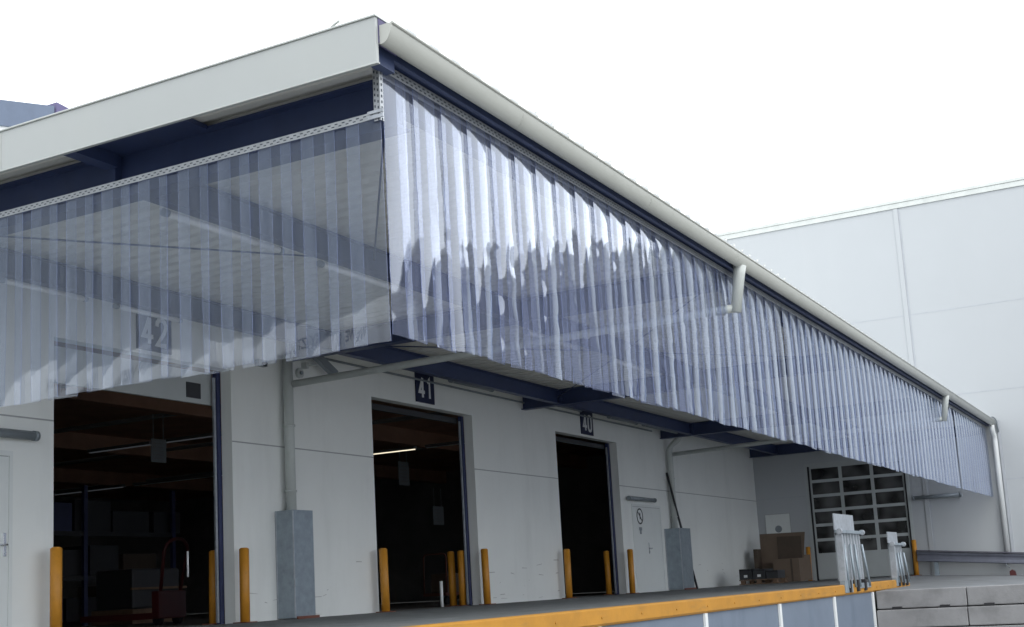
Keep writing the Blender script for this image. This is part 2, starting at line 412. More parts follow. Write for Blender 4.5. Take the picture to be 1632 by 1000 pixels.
# small service door on the end wall with round sign
sd = MB(); sd.box((XE-.02, -1.02, 0), (XE-.001, -.24, 2.12), .003); sdo = sd.build('service_door', M['door'], rb)
MB().box((XE-.024, -1.04, 0), (XE-.0005, -1.022, 2.14)).box((XE-.024, -.238, 0), (XE-.0005, -.22, 2.14)).box((XE-.024, -1.04, 2.122), (XE-.0005, -.22, 2.14)).build('door_gap', M['seam'], sdo)
c = MB(); c.tube([(XE-.021, -.64, 1.66), (XE-.03, -.64, 1.66)], .11, 24)
tag(c.build('round_door_sign', M['lampg']), 'small dark round sign on the service door behind the cardboard', 'sign')

dh = thing('added_dark_hall', 'unseen dark blue grey hall, added to darken the reflections in the long curtain', 'building', (44, -32, GZ))  # out of view, added only so the long curtain has something dark to mirror
MB().box((37, -46, GZ-.2), (60, -19.02, 11.4)).build('wall', mat('dark_cladding', (.13, .15, .20), .6, var=.1, scale=.3), dh)
MB().box((36.8, -46.2, 11.4), (60.2, -19.0, 11.6)).build('coping', M['lampg'], dh)
for y in (-42, -35, -28): MB().box((36.95, y, 0), (36.998, y+3.5, 3.6)).build('door', M['lampg'], dh)
for x in (41, 49): MB().box((x, -19.018, 5), (x+4, -18.98, 6.5)).build('window', M['glass'], dh)
dh = thing('added_grey_wing', 'unseen grey block on the left, added as a dark reflection for the end curtain', 'building', (-11, 10, GZ))  # out of view, added to keep bright sky out of the end curtain's reflection
MB().box((-16, 1.5, GZ-.2), (-6, 24, 12.5)).build('wall', mat('added_wing_cladding', (.16, .18, .20), .7, var=.15, scale=.2), dh)
MB().box((-16.2, 1.3, 12.5), (-5.8, 24.2, 12.8)).build('coping', M['lampg'], dh)
for y in (4, 12): MB().box((-5.998, y, GZ), (-5.95, y+4, 3.2)).build('door', M['lampg'], dh)
# ------------------------------------------------------------------ canopy
cn = thing('canopy', 'long flat dock canopy with navy steel frame and pale gutter', 'canopy', (22, -3.5, 3.9))
FX = 7.2
f = MB(); f.box((FX, -7.28, 4.04), (FX+.035, .0-.002, 4.39), .004); f.box((FX+.035, -7.28, 4.04), (FX+.045, -.002, 4.052)); f.build('fascia', M['fascia'], cn)
f = MB(); f.box((FX-.012, -7.29, 4.39), (FX+.22, -.002, 4.405), .003); f.box((FX-.006, -7.287, 4.03), (FX-.001, -.002, 4.044)); f.build('fascia_trim', M['trim'], cn)
f = MB(); f.box((FX+.0355, -7.285, 4.20), (FX+.30, -7.255, 4.388)); f.build('fascia_return', M['purple'], cn)
for y in (-3.4,): MB().box((FX-.0035, y-.004, 4.046), (FX-.0005, y+.004, 4.388)).build('fascia_joint', M['trim'], cn)
# corrugated roof: profile runs along X, ribs run along Y
def corr(z, depth, x0, x1, pitch=.3, top=.11, flank=.03):
    pts = []; x = x0
    while x < x1-.001:
        for dx, dz in ((0, 0), (pitch-top-2*flank, 0), (pitch-top-flank, depth), (pitch-flank, depth)):
            if x+dx <= x1: pts.append((x+dx, z+dz))
        x += pitch
    pts.append((x1, z))
    return pts
p = corr(SOF, .045, FX+.04, XE-.01, .25)
s_ = MB(); s_.extr(p + [(a, b_+.012) for a, b_ in reversed(p)], 'y', -7.16, -.002); s_.build('roof_underside', M['soffit'], cn)
p = corr(4.40, .062, FX+.25, XE-.01, .333, .12)
s_ = MB(); s_.extr(p + [(XE-.01, 4.345), (FX+.25, 4.345)], 'y', -7.285, -.003); s_.build('roof_sheet', M['roof'], cn)
# screw heads standing on the sheet ends
for i in range(26):
    x = 9.86+i*.333*1.0
    if x > 18: break
    MB().tube([(x, -7.24, 4.455), (x, -7.24, 4.525)], .015, 6).build('roof_screw', M['trim'], cn)
MB().tube([(FX+.05, -6.85, 4.40), (FX+.04, -6.87, 4.435), (FX+.0, -6.97, 4.44)], .010, 8).build('roof_hook', M['trim'], cn)
# steel: rafters, purlins
def ibeam_y(x, y0, y1, z0, z1, wd=.16):
    m = MB(); m.box((x-wd/2, y0, z1-.018), (x+wd/2, y1, z1)); m.box((x-wd/2, y0, z0), (x+wd/2, y1, z0+.018)); m.box((x-.006, y0, z0+.018), (x+.006, y1, z1-.018)); return m
def ibeam_x(y, x0, x1, z0, z1, wd=.14):
    m = MB(); m.box((x0, y-wd/2, z1-.015), (x1, y+wd/2, z1)); m.box((x0, y-wd/2, z0), (x1, y+wd/2, z0+.015)); m.box((x0, y-.006, z0+.015), (x1, y+.006, z1-.015)); return m
RX = [7.98, 15.5, 23.35, 31.2, 38.9]
for i, x in enumerate(RX):
    m = ibeam_y(x, -7.0, -.003, 3.84 if i == 0 else 3.95, SOF-.012, .18)
    ra = m.build('rafter', M['navy'], cn)
    for y in (-4.0, -.9):
        MB().box((x-.085, y-.03, 3.97), (x-.0065, y+.03, SOF-.035)).build('stiffener', M['navy'], ra)
for y, z0 in ((-4.0, 3.96), (-.85, 3.97)):
    for i in range(4):
        ibeam_x(y, RX[i]+.095, RX[i+1]-.095, z0, SOF-.02).build('purlin', M['navy'], cn)
for i in range(4):
    ibeam_x(-6.93, RX[i]+.095, RX[i+1]-.095, 4.0, SOF-.005, .1).build('eaves_beam', M['navy'], cn)
MB().box((FX+.37, -7.155, 4.215), (XE-.02, -7.09, 4.27)).build('eaves_angle', M['navy'], cn)
MB().box((FX+.04, -7.20, 4.10), (FX+.36, -7.12, 4.27)).box((FX+.36, -7.20, 4.2), (XE-.02, -7.16, 4.34)).build('eaves_board', M['navy'], cn)
for y in (-4.0, -.85): MB().box((FX+.05, y-.07, 4.12), (RX[0]-.095, y+.07, SOF-.015)).build('outrigger', M['navy'], cn)
MB().box((FX+.045, -5.1, 4.235), (RX[0]-.095, -4.08, SOF-.004)).build('closing_sheet', M['navy'], cn)
# bracing rods
for a, b_ in (((7.85, -6.95, 4.17), (11.95, -4.02, 4.13)), ((11.95, -4.0, 4.13), (7.9, -1.0, 4.13)),
              ((15.6, -6.95, 4.1), (19.4, -4.0, 4.1)), ((19.4, -4., 4.1), (15.7, -.9, 4.1)), ((23.2, -.9, 4.1), (19.4, -4, 4.1)), ((23.2, -6.9, 4.1), (19.5, -4, 4.1))):
    MB().tube([a, b_], .011, 6).build('bracing_rod', M['navy'], cn)
# gutter: half round channel with bead
gt = MB(); n = 14; ro = .088; yc, zc = -7.30, 4.335
prof = [(yc+ro*math.cos(math.pi+math.pi*i/n), zc-.0+ro*1.65*math.sin(math.pi+math.pi*i/n)) for i in range(n+1)]
prof_in = [(yc+(ro-.006)*math.cos(math.pi+math.pi*i/n), zc+(ro-.006)*1.65*math.sin(math.pi+math.pi*i/n)) for i in range(n+1)]
GX0, GX1 = 7.25, 39.0
gt.extr(prof + prof_in[::-1], 'x', GX0, GX1, smooth=True)
gt.tube([(GX0, yc-ro-.002, zc+.0), (GX1, yc-ro-.002, zc+.0)], .011, 8)
gut = gt.build('gutter', M['gutter'], cn)
e = MB(); e.extr(prof, 'x', GX0-.006, GX0-.0005); e.extr(prof, 'x', GX1+.0005, GX1+.006); e.build('gutter_end_cap', M['gutter'], gut)
x = 9.3
while x < 39:
    pr2 = [(yc+(ro+.002)*math.cos(math.pi+math.pi*i/n), zc+(ro+.002)*1.65*math.sin(math.pi+math.pi*i/n)) for i in range(n+1)]
    MB().extr(pr2, 'x', x, x+.012, close=True).build('gutter_joint', M['gutter'], gut); x += 2.95

# ------------------------------------------------------------------ downpipes
def smooth_path(pts, r=.12, n=5):
    pts = [Vector(p) for p in pts]; out = [pts[0]]
    for i in range(1, len(pts)-1):
        a, b_, c_ = pts[i-1], pts[i], pts[i+1]
        d1 = (a-b_).normalized(); d2 = (c_-b_).normalized(); rr = min(r, (a-b_).length*.45, (c_-b_).length*.45)
        p0 = b_+d1*rr; p1 = b_+d2*rr
        for k_ in range(n+1):
            t = k_/n; out.append(p0*(1-t)**2 + b_*2*t*(1-t) + p1*t*t)
    out.append(pts[-1]); return out
def downpipe(label, xg, xw):
    t = thing('downpipe', label, 'downpipe', (xw, -.12, 0), 'downpipes crossing under the canopy')
    MB().tube([(xg, yc, 4.22), (xg, yc+.02, 4.1), (xg, -7.2, 3.62)], .085, 16, r2=.066).build('outlet', M['pipe'], t)
    MB().tube([(xg, -7.19, 3.675), (xw+.03, -.12, 3.54)], .055, 16).build('cross_pipe', M['pipe'], t)
    MB().tube([(xw, -.12, 4.0), (xw, -.12, 1.5)] if xw < 20 else smooth_path([(xw+.0, -.42, 4.15), (xw+.02, -.42, 3.95), (xw, -.12, 3.74), (xw, -.12, 1.5)], .12), .078, 18).build('wall_pipe', M['pipe'], t)
    for z in (2.9, 1.9) : MB().tube([(xw, -.12, z-.015), (xw, -.12, z+.015)], .093, 18).build('clamp', M['pipe'], t)
    MB().tube([(xg, yc+2.2, 3.635), (xg, yc+2.26, 3.634)], .063, 16).build('pipe_joint', M['pipe'], t)
downpipe('pale downpipe crossing from the gutter to the wall between doorways 42 and 41', 15.5, 15.3)
downpipe('pale downpipe crossing to the wall beside the leaning pole, right of doorway 40', 31.1, 31.45)
t = thing('downpipe', 'white downpipe dropping down the tall building from the gutter end', 'downpipe', (39.05, -7.3, 0))
MB().tube(smooth_path([(38.9, yc, 4.2), (38.9, yc, 4.05), (39.08, yc-.02, 3.85), (39.08, yc-.02, .35)], .15), .075, 16).build('pipe', M['white'], t)
MB().box((XE-.06, yc-.19, .4), (XE-.005, yc-.115, 4.35)).build('cover_or_shadow_strip', M['rseam'], t)  # grey strip standing in for the pipe's shadow line on the wall
MB().tube(smooth_path([(38.8, yc, 4.37), (38.95, yc-.02, 4.46), (39.1, yc-.12, 4.38), (39.1, yc-.14, 4.0)], .1), .02, 8).build('cable', M['lampg'], t)

# galvanised guards around the pipe feet
def guard(label, x0, x1, dpt, h):
    t = thing('pipe_guard', label, 'pipe guard', ((x0+x1)/2, -dpt/2, 0), 'sheet metal guards round the pipe feet')
    g = MB(); g.box((x0, -dpt, .015), (x0+.006, 0-.002, h)); g.box((x1-.006, -dpt, .015), (x1, -.002, h)); g.box((x0+.0061, -dpt, .015), (x1-.0061, -dpt+.006, h)); g.box((x0+.0061, -dpt+.007, h-.02), (x1-.0061, -.002, h-.012))
    g.build('sheet', M['galv'], t)
    for a in ((x0-.004, -dpt-.004), (x0-.004, -.03)):
        MB().box((a[0]-.0, a[1], .02), (a[0]+.014, a[1]+.02, h-.01), .003).build('edge_strip', M['galvl'], t)
    MB().box((x0+.02, -dpt-.03, .0), (x1+.06, -dpt-.006, .04)).build('foot_plate', M['rust'], t)
    return t
guard('tall galvanised sheet guard round the pipe foot beside doorway 42', 15.05, 15.53, .34, 1.6)
guard('grey sheet guard round the pipe foot next to the leaning pole', 30.95, 31.75, .42, 1.58)

# ------------------------------------------------------------------ number signs
GL = {
 '4': [[(.62, 0), (.62, 1.0)], [(.62+.0, 1.0), (.08, .28), (.95, .28)]],
 '1': [[(.58, 0), (.58, 1.0), (.25, .78)]],
 '2': [[(.08, .72), (.10, .86), (.25, .98), (.5, 1.0), (.72, .95), (.85, .82), (.85, .68), (.72, .5), (.1, .02), (.9, .02)]],
 '0': [[(.5, 1), (.25, .95), (.12, .8), (.1, .5), (.12, .2), (.25, .05), (.5, 0), (.75, .05), (.88, .2), (.9, .5), (.88, .8), (.75, .95), (.5, 1)]],
}
def stroke(mb, pts, th, y):
    pts = [Vector((p[0], 0, p[1])) for p in pts]
    L = []; Rr = []
    for i, p in enumerate(pts):
        d1 = (pts[i]-pts[i-1]).normalized() if i else None; d2 = (pts[i+1]-pts[i]).normalized() if i < len(pts)-1 else None
        if d1 is None: d1 = d2
        if d2 is None: d2 = d1
        n1 = Vector((-d1.z, 0, d1.x)); n2 = Vector((-d2.z, 0, d2.x)); nn_ = (n1+n2)
        nn_ = nn_.normalized() if nn_.length > 1e-4 else n1
        sc = min(1/max(nn_.dot(n1), .35), 1.8)
        L.append(p+nn_*th*sc/2); Rr.append(p-nn_*th*sc/2)
    for i in range(len(pts)-1):
        k = len(mb.v)
        for q in (L[i], L[i+1], Rr[i+1], Rr[i]): mb.v.append((q.x, y, q.z))
        for q in (L[i], L[i+1], Rr[i+1], Rr[i]): mb.v.append((q.x, y-.004, q.z))
        mb.face([k+4, k+5, k+6, k+7]); mb.face([k, k+1, k+5, k+4]); mb.face([k+2, k+3, k+7, k+6])
def numsign(txt, x0, x1, z0, z1):
    t = thing('number_sign', 'navy sign with white number %s above its doorway' % txt, 'number sign', ((x0+x1)/2, 0, z0), 'door number signs')
    MB().box((x0, -.03, z0), (x1, -.002, z1), .003).build('plate', M['signnavy'], t)
    hh = (z1-z0)*.66; zb = z0+(z1-z0)*.17; cw = (x1-x0)*.33; gap = (x1-x0)*.07
    xs_ = (x0+x1)/2-cw-gap/2
    for i, ch in enumerate(txt):
        m = MB()
        for j, st in enumerate(GL[ch]): stroke(m, [(xs_+i*(cw+gap)+u*cw, zb+v*hh) for u, v in st], .062, -.0305-.0007*j)
        m.build('digit', M['signwhite'], t)
numsign('42', 12.24, 12.88, 3.68, 4.22)
numsign('41', 19.13, 19.75, 3.69, 4.235)
numsign('40', 26.17, 26.82, 3.68, 4.22)

# ------------------------------------------------------------------ bollards
bol = [(10.72, -.2, 'at the left edge of doorway 42'), (14.28, .42, 'just inside doorway 42 at its right jamb'), (14.22, -.2, 'on the wall right of doorway 42'),
       (17.62, -.2, 'at the left edge of doorway 41'), (21.45, .42, 'inside doorway 41, the left one of the close pair'), (21.62, .2, 'just inside doorway 41 at its right jamb, nearer of the close pair'), (21.38, -.2, 'on the wall right of doorway 41'),
       (24.62, -.2, 'at the left edge of doorway 40'), (28.42, .42, 'just inside doorway 40 at its right jamb'), (28.42, -.2, 'between doorway 40 and the grey door')]
import mathutils
fix = {1: (14.14, .41), 4: (21.17, .62), 5: (21.09, .36), 8: (28.12, .42), 2: (14.09, -.2), 6: (21.04, -.2), 9: (28.09, -.2)}
def bollard(x, y, txt, z=0.):
    t = thing('bollard', 'yellow steel bollard ' + txt, 'bollard', (x, y, z), 'yellow bollards by the doors')
    a = random.uniform(-.02, .02); b_ = random.uniform(-.015, .015)
    MB().tube([(x, y, z), (x+a*.4, y+b_*.4, z+.5), (x+a, y+b_, z+1.03)], .069, 20).build('post', M['yellow'], t)
    MB().tube([(x+a, y+b_, z+1.03), (x+a, y+b_, z+1.045)], .064, 20, r2=.045).build('cap', M['yellow'], t)
    MB().box((x-.12, y-.12, z+.0), (x+.12, y+.12, z+.014)).build('base_plate', M['rust'], t)
for i, (x, y, txt) in enumerate(bol):
    if i in fix: x, y = fix[i]
    bollard(x, y, txt)
bollard(38.85, -1.58, 'left of the glazed sectional door'); bollard(38.85, -4.76, 'right of the glazed sectional door')

# ------------------------------------------------------------------ wall fittings
def fitting(name, label, cat, a, b_, rad, m, group=None, ends=True, brk=None):
    t = thing(name, label, cat, a, group)
    MB().tube([a, b_], rad, 12).build('housing', m, t)
    A, B = Vector(a), Vector(b_)
    for q in (.0, 1.):
        P = A.lerp(B, q); d_ = (B-A).normalized()*.03
        MB().tube([P-d_, P+d_], rad*1.12, 12).build('end_cap', M['lampg'], t)
    return t
fitting('wall_lamp', 'grey tubular lamp above the door at the left picture edge', 'lamp', (9.1, -.09, 2.36), (10.5, -.09, 2.36), .055, M['lampg'])
fitting('wall_lamp', 'grey tubular lamp above the door right of doorway 40', 'lamp', (28.55, -.09, 2.29), (30.2, -.09, 2.29), .05, M['lampg'])
fitting('wall_lamp', 'long grey lamp on the tall building beyond the glazed door', 'lamp', (XE-.09, -4.85, 2.28), (XE-.09, -6.2, 2.28), .06, M['lampg'])
for i, (a, b_) in enumerate(((19.5, 21.0), (23.5, 25.0), (26.6, 28.2), (28.7, 30.9))):
    fitting('canopy_lamp', ['grey tube lamp under the canopy above sign 41', 'grey tube lamp under the canopy between signs 41 and 40', 'grey tube lamp under the canopy right of sign 40', 'grey tube lamp under the canopy next to the second downpipe'][i], 'lamp', (a, -.55, 4.06), (b_, -.55, 4.06), .05, M['lampg'], 'tube lamps high on the wall')
for i, (a, b_) in enumerate(((8.6, 10.3), (11.0, 12.8), (15.9, 17.6), (19., 20.7))):
    fitting('purlin_lamp', ['white tube lamp under the middle purlin, leftmost behind the end curtain', 'white tube lamp under the middle purlin near the curtain corner', 'white tube lamp under the middle purlin past the first downpipe', 'white tube lamp under the middle purlin in the second bay'][i], 'lamp', (a, -3.95, 3.90), (b_, -3.95, 3.90), .035, M['tubedim'], 'tube lamps under the middle purlin')
for i, (a, b_) in enumerate(((9.4, 10.6), (11.1, 12.2))):
    fitting('purlin_lamp', ['white tube lamp under the rear purlin left of sign 42', 'white tube lamp under the rear purlin above doorway 42'][i], 'lamp', (a, -.8, 3.93), (b_, -.8, 3.93), .03, M['tubedim'], 'tube lamps under the rear purlin')
cb = MB(); cb.tube([(15.6, -.03, 4.1), (30.5, -.03, 4.1)], .02, 8); tag(cb.build('cable_conduit', M['lampg']), 'thin grey cable conduit running along the top of the dock wall', 'conduit')
# floodlight + bell
t = thing('floodlight', 'small tilted floodlight on the wall right of the first downpipe', 'floodlight', (15.95, 0, 3.9))
MB().box((15.80, -.10, 3.86), (15.86, -.002, 3.96)).tube([(15.83, -.05, 3.9), (15.95, -.2, 3.93)], .014, 8).build('bracket', M['pipe'], t)
hd = bmesh.new(); bmesh.ops.create_cube(hd, size=1); bmesh.ops.scale(hd, vec=(.62, .11, .13), verts=hd.verts); bmesh.ops.bevel(hd, geom=hd.edges[:], offset=.015, segments=2, affect='EDGES')
bmesh.ops.rotate(hd, matrix=Matrix.Rotation(R(26), 3, 'Y'), verts=hd.verts); bmesh.ops.translate(hd, vec=(16.12, -.22, 3.95), verts=hd.verts)
m = MB(); m.addbm(hd); m.build('head', M['lampg'], t)
t = thing('alarm_bell', 'round grey bell on the wall beside the floodlight', 'bell', (15.62, -.05, 3.78))
MB().tube([(15.72, -.002, 3.78), (15.72, -.05, 3.78)], .08, 20).build('bell_shell', M['pipe'], t); MB().tube([(15.72, -.05, 3.78), (15.72, -.075, 3.78)], .03, 12).build('bell_hub', M['lampg'], t)
t = thing('junction_box', 'small dark box on the wall just left of the first downpipe', 'junction box', (14.75, 0, 3.8))
MB().box((14.66, -.09, 3.76), (14.86, -.002, 3.86), .01).build('casing', M['lampg'], t); MB().tube([(14.76, -.09, 3.80), (14.76, -.14, 3.78)], .035, 12).build('lens', M['dark'], t)

# leaning pole
m = MB(); m.tube([(30.95+.25, -.09, 3.05), (31.95, -.42, .0)], .03, 10); tag(m.build('leaning_pole', M['dark']), 'long dark pole leaning on the wall beside the sheet guard', 'pole')

# ------------------------------------------------------------------ strip curtains
def strip_mesh(wd, z0, z1, front, seed, curl, ripple=1., kink=1., th=.0035, nx=8, nz=30):
    """strip hanging at local x in [-wd/2, wd/2], thickness along y (negative y = outwards)"""
    rnd = random.Random(seed)
    a0 = rnd.uniform(.006, .011)*curl; a1 = rnd.uniform(-.002, .010)*curl*kink
    ph = rnd.uniform(0, 6.28); tw = rnd.uniform(-.022, .022)*kink; sw = rnd.uniform(-.015, .015)*kink; lat = rnd.uniform(-.012, .012)
    w1 = rnd.uniform(1.2, 2.6); kick = rnd.uniform(-.03, .04)*kink
    rp = [(rnd.uniform(14, 40), rnd.uniform(0, 6.28), rnd.uniform(.0005, .0016)*ripple) for _ in range(3)]
    vs = []; fs = []
    for side in (0, 1):
        for i in range(nz+1):
            s = i/nz; z = z1+(z0-z1)*s; L = (z1-z0)*s
            arc = (a0+a1*s)*(1 if front else .25)*min(1, s*2.5+.35) + .003*kink*math.sin(w1*L*2+ph)*min(1, s*4)
            for j in range(nx+1):
                u = 2*j/nx-1
                y = -arc*(1-u*u)+ tw*s*s*u + sw*s*s*.6 + kick*max(0, s-.8)**2*6
                for k_, p_, am in rp: y += am*math.sin(k_*L+p_)*(u**2)*min(1, s*3)
                x = u*wd/2*(1-.25*abs(arc)) + lat*s*s
                vs.append((x, y + (0 if side == 0 else th), z))
    W = nx+1; N = (nz+1)*W
    for i in range(nz):
        for j in range(nx):
            a = i*W+j
            fs.append((a, a+W, a+W+1, a+1)); fs.append((N+a, N+a+1, N+a+W+1, N+a+W))
    for i in range(nz):
        a = i*W; fs.append((a, N+a, N+a+W, a+W)); a = i*W+nx; fs.append((a, a+W, N+a+W, N+a))
    for j in range(nx):
        a = nz*W+j; fs.append((a, N+a, N+a+1, a+1)); a = j; fs.append((a, a+1, N+a+1, N+a))
    return vs, fs
def make_strip(parent, pos, along, z0, z1, front, seed, curl, m, wd=.312, ripple=1., kink=1.):
    vs, fs = strip_mesh(wd, z0, z1, front, seed, curl, ripple, kink)
    me = bpy.data.meshes.new('strip'); off = Vector(parent['_w'])
    out = []
    for x, y, z in vs:
        if along == 'x': p = Vector((pos+x, YC + (-.012 if front else .006)+y, z))
        else: p = Vector((XC + (-.012 if front else .006)+y, pos-x, z))
        out.append(tuple(p-off))
    me.from_pydata(out, [], fs)
    bm = bmesh.new(); bm.from_mesh(me); bmesh.ops.recalc_face_normals(bm, faces=bm.faces)
    for e_ in bm.edges:
        if len(e_.link_faces) == 2 and e_.link_faces[0].normal.dot(e_.link_faces[1].normal) < .5: e_.smooth = False
    bm.to_mesh(me); bm.free()
    me.polygons.foreach_set('use_smooth', [i < 2*30*8 for i in range(len(me.polygons))])
    me.materials.append(m); me.materials.append(M['pvcedge'])
    me.polygons.foreach_set('material_index', [0 if i < 2*30*8 else 1 for i in range(len(me.polygons))])
    o = bpy.data.objects.new('strip', me); COL.objects.link(o); o.parent = parent
    return o
BZ = 2.13
secs = [(7.53, 18.0, 'nearest section of the long clear strip curtain, at the canopy corner', 4.145), (18.03, 33.2, 'middle section of the long clear strip curtain, between the gutter outlets', 4.145), (33.3, 39.1, 'far section of the long clear strip curtain, against the tall building', 4.145)]
seed = 100
rr = random.Random(3)
for si, (x0, x1, lb, zt) in enumerate(secs):
    t = thing('strip_curtain', lb, 'strip curtain', ((x0+x1)/2, YC, BZ))
    MB().box((x0, YC-.022, 4.125), (x1, YC-.018, 4.19)).box((x0, YC-.022, 4.19), (x1, YC+.03, 4.194)).box((x0, YC+.02, 4.10), (x1, YC+.024, 4.189)).build('rail', M['rail'], t)
    hm = MB(); x = x0+.03
    while x < min(x1-.03, 20):
        hm.box((x, YC-.0245, 4.166), (x+.028, YC-.0222, 4.176)); hm.box((x+.02, YC-.0245, 4.140), (x+.048, YC-.0222, 4.150)); x += .065
    if hm.v: hm.build('rail_slots', M['hole'], t)['kind'] = 'stuff'
    x = x0+.15; i = 0
    while x < x1-.10:
        far = min(1, max(0, (x-13)/7)); cl = 1.0 + 1.0*far
        ragged = rr.uniform(-.02, .014)
        make_strip(t, x, 'x', BZ+ragged, zt, i % 2 == 0, seed, cl, M['pvc'], ripple=1.7-1.5*far, kink=1.1-.85*far); seed += 1
        x += .21 + rr.uniform(-.012, .012); i += 1
t = thing('strip_curtain', 'clear strip curtain closing the canopy end, in front of sign 42', 'strip curtain', (XC, -3.5, BZ))
MB().box((XC-.022, -7.08, 3.75), (XC-.018, -.02, 3.80)).box((XC-.022, -7.08, 3.80), (XC+.03, -.02, 3.804)).build('rail', M['rail'], t)
hm = MB(); y = -7.05
while y < -2.6:
    hm.box((XC-.0235, y, 3.781), (XC-.0222, y+.026, 3.789)); hm.box((XC-.0235, y+.03, 3.763), (XC-.0222, y+.056, 3.771)); y += .065
hm.build('rail_slots', M['hole'], t)['kind'] = 'stuff'
y = -6.95; i = 0
while y < -.1:
    make_strip(t, y, 'y', 2.06+rr.uniform(-.016, .012), 3.755, i % 2 == 0, seed, .4, M['pvcd'], ripple=.25, kink=.65); seed += 1
    y += .21 + rr.uniform(-.008, .008); i += 1
# perforated corner bracket joining the two rails
t = thing('corner_bracket', 'upright perforated steel bracket joining the two curtain rails at the corner', 'bracket', (XC-.02, YC+.02, 3.7))
b_ = MB(); b_.box((XC-.045, YC-.030, 3.72), (XC-.041, YC+.028, 4.15)); b_.box((XC-.041, YC-.030, 3.72), (XC+.0, YC-.026, 4.15)); b_.build('upright', M['rail'], t)
b_ = MB()
z = 3.72
while z < 4.14:
    b_.box((XC-.0475, YC-.018, z), (XC-.0455, YC-.008, z+.02)); b_.box((XC-.0475, YC+.01, z+.012), (XC-.0455, YC+.02, z+.032)); b_.box((XC-.028, YC-.0325, z), (XC-.016, YC-.0305, z+.02)); z += .045
b_.build('slot_row', M['hole'], t)
b_ = MB(); b_.box((XC-.06, YC-.06, 3.735), (XC-.048, YC+.08, 3.765), .003); b_.box((XC-.06, YC-.06, 3.775), (XC-.048, YC+.08, 3.80), .003); b_.build('clamp', M['galvl'], t)
MB().tube([(XC-.03, YC+.0, 4.16), (XC-.05, YC-.0, 4.30)], .008, 6).build('hanger_rod', M['rail'], t)

# ------------------------------------------------------------------ loading plates standing on the dock edge
def plate(label, x0, x1, h, lean=.0):
    t = thing('loading_plate', label, 'loading plate', ((x0+x1)/2, DY+.1, 0), 'aluminium loading plates folded up at the dock edge')
    def P(u, v, w): # u across 0..1, v height 0..1, w proud
        sk = .10*(1-v)
        return (x0+(x1-x0)*u*(1+.0*v)+sk*u, DY+.05+lean*v-w, -.05+h*v)
    def slab(mb, u0, u1, v0, v1, w0, w1):
        k = len(mb.v)
        for w in (w0, w1):
            for u, v in ((u0, v0), (u1, v0), (u1, v1), (u0, v1)): mb.v.append(P(u, v, w))
        for q in ((0,1,2,3),(7,6,5,4),(0,4,5,1),(1,5,6,2),(2,6,7,3),(3,7,4,0)): mb.face([k+i for i in q])
    m = MB(); slab(m, 0, 1, .10, .74, 0, .02); m.build('plate', M['lampg'], t)
    m = MB(); slab(m, .0, .86, .77, .985, .0, .02); m.build('lip', M['galvl'], t)
    for i in range(8):
        u = .04+i*.128
        m = MB(); slab(m, u, u+.03, .08, .74, .0205, .06); m.build('rib', M['alu'], t)
    m = MB(); slab(m, -.02, 1.03, .725, .765, .0205, .10); m.build('hinge_bar', M['galv'], t)
    for u in (0.0, 1.0):
        a = Vector(P(u, .745, .1)); MB().tube([a-Vector((.05, 0, 0)), a+Vector((.05, 0, 0))], .05, 12).build('hinge_knuckle', M['galvl'], t)
    # springs, struts, feet
    for u0, u1 in ((.12, .16), (.40, .42), (.60, .62), (1.03, .95)):
        a = Vector(P(u0, .0, .13)); b2 = Vector(P(u1, .58, .09)); MB().tube([a, b2], .022, 8).build('strut', M['galv'], t)
    for u in (.16, .5, .82): 
        a = Vector(P(u, -.02, .10)); MB().box(a-Vector((.05, .05, .05)), a+Vector((.05, .05, .16)), .01).build('roller', M['rubber'], t)
    m = MB(); slab(m, -.02, .3, -.06, .10, .03, .12); m.build('slide_shoe', M['galv'], t)
    m = MB(); slab(m, .5, 1.1, -.02, .05, .03, .12); m.build('slide_shoe', M['galv'], t)
    m = MB(); slab(m, .0, .06, .1, .7, .021, .13); m.build('side_cheek', M['galvl'], t)
plate('large folded aluminium loading plate standing on the yellow dock edge', 22.55, 24.25, 1.34)
plate('smaller folded aluminium loading plate at the far end of the yellow dock edge', 26.95, 28.05, 1.07)

# ------------------------------------------------------------------ guard rail on ramp, red chock
gr = thing('guard_rail', 'grey double guard rail along the foot of the tall building', 'guard rail', (38.6, -7, 0))
def railz(y): return .56 + (y+4.8)*.085
def wprof(z): return [(0, z-.15), (-.05, z-.13), (-.05, z-.08), (-.015, z-.03), (-.015, z+.03), (-.05, z+.08), (-.05, z+.13), (0, z+.15), (.02, z+.15), (.02, z-.15)]
m = MB(); ya, yb = -4.85, -20.
k = len(m.v)
for y in (ya, yb):
    for dx, z in wprof(railz(y)): m.v.append((38.72+dx, y, z))
n = 10
for i in range(n): m.face([i, (i+1) % n, n+(i+1) % n, n+i])
m.face(list(range(n))); m.face(list(range(2*n-1, n-1, -1)))
m.build('rail_beam', mat('weathered_rail_steel', (.15, .16, .20), .5, .2, var=.15, scale=3), gr)
m = MB()
for y in (ya, yb): m.v += [(38.60, y, railz(y)+.155), (38.92, y, railz(y)+.155), (38.92, y, railz(y)+.185), (38.60, y, railz(y)+.185)]
for i in range(4): m.face([i, (i+1) % 4, 4+(i+1) % 4, 4+i])
m.face([0,1,2,3]); m.face([7,6,5,4]); m.build('top_plate', mat('rail_top_steel', (.09, .09, .12), .6), gr)
for y in (-5.35, -8.4, -11.4, -14.5): MB().box((38.76, y-.06, -.2+(y+5)*.054), (38.86, y+.06, railz(y)), .005).build('post', M['galv'], gr)
t = thing('wheel_chock', 'red wheel chock standing under the guard rail', 'wheel chock', (38.5, -7.45, -.15))
m = MB(); m.extr([(-7.55, -.16), (-7.38, -.16), (-7.38, -.02), (-7.45, .03), (-7.52, -.02)], 'x', 38.42, 38.58); m.build('wedge', M['red'], t)
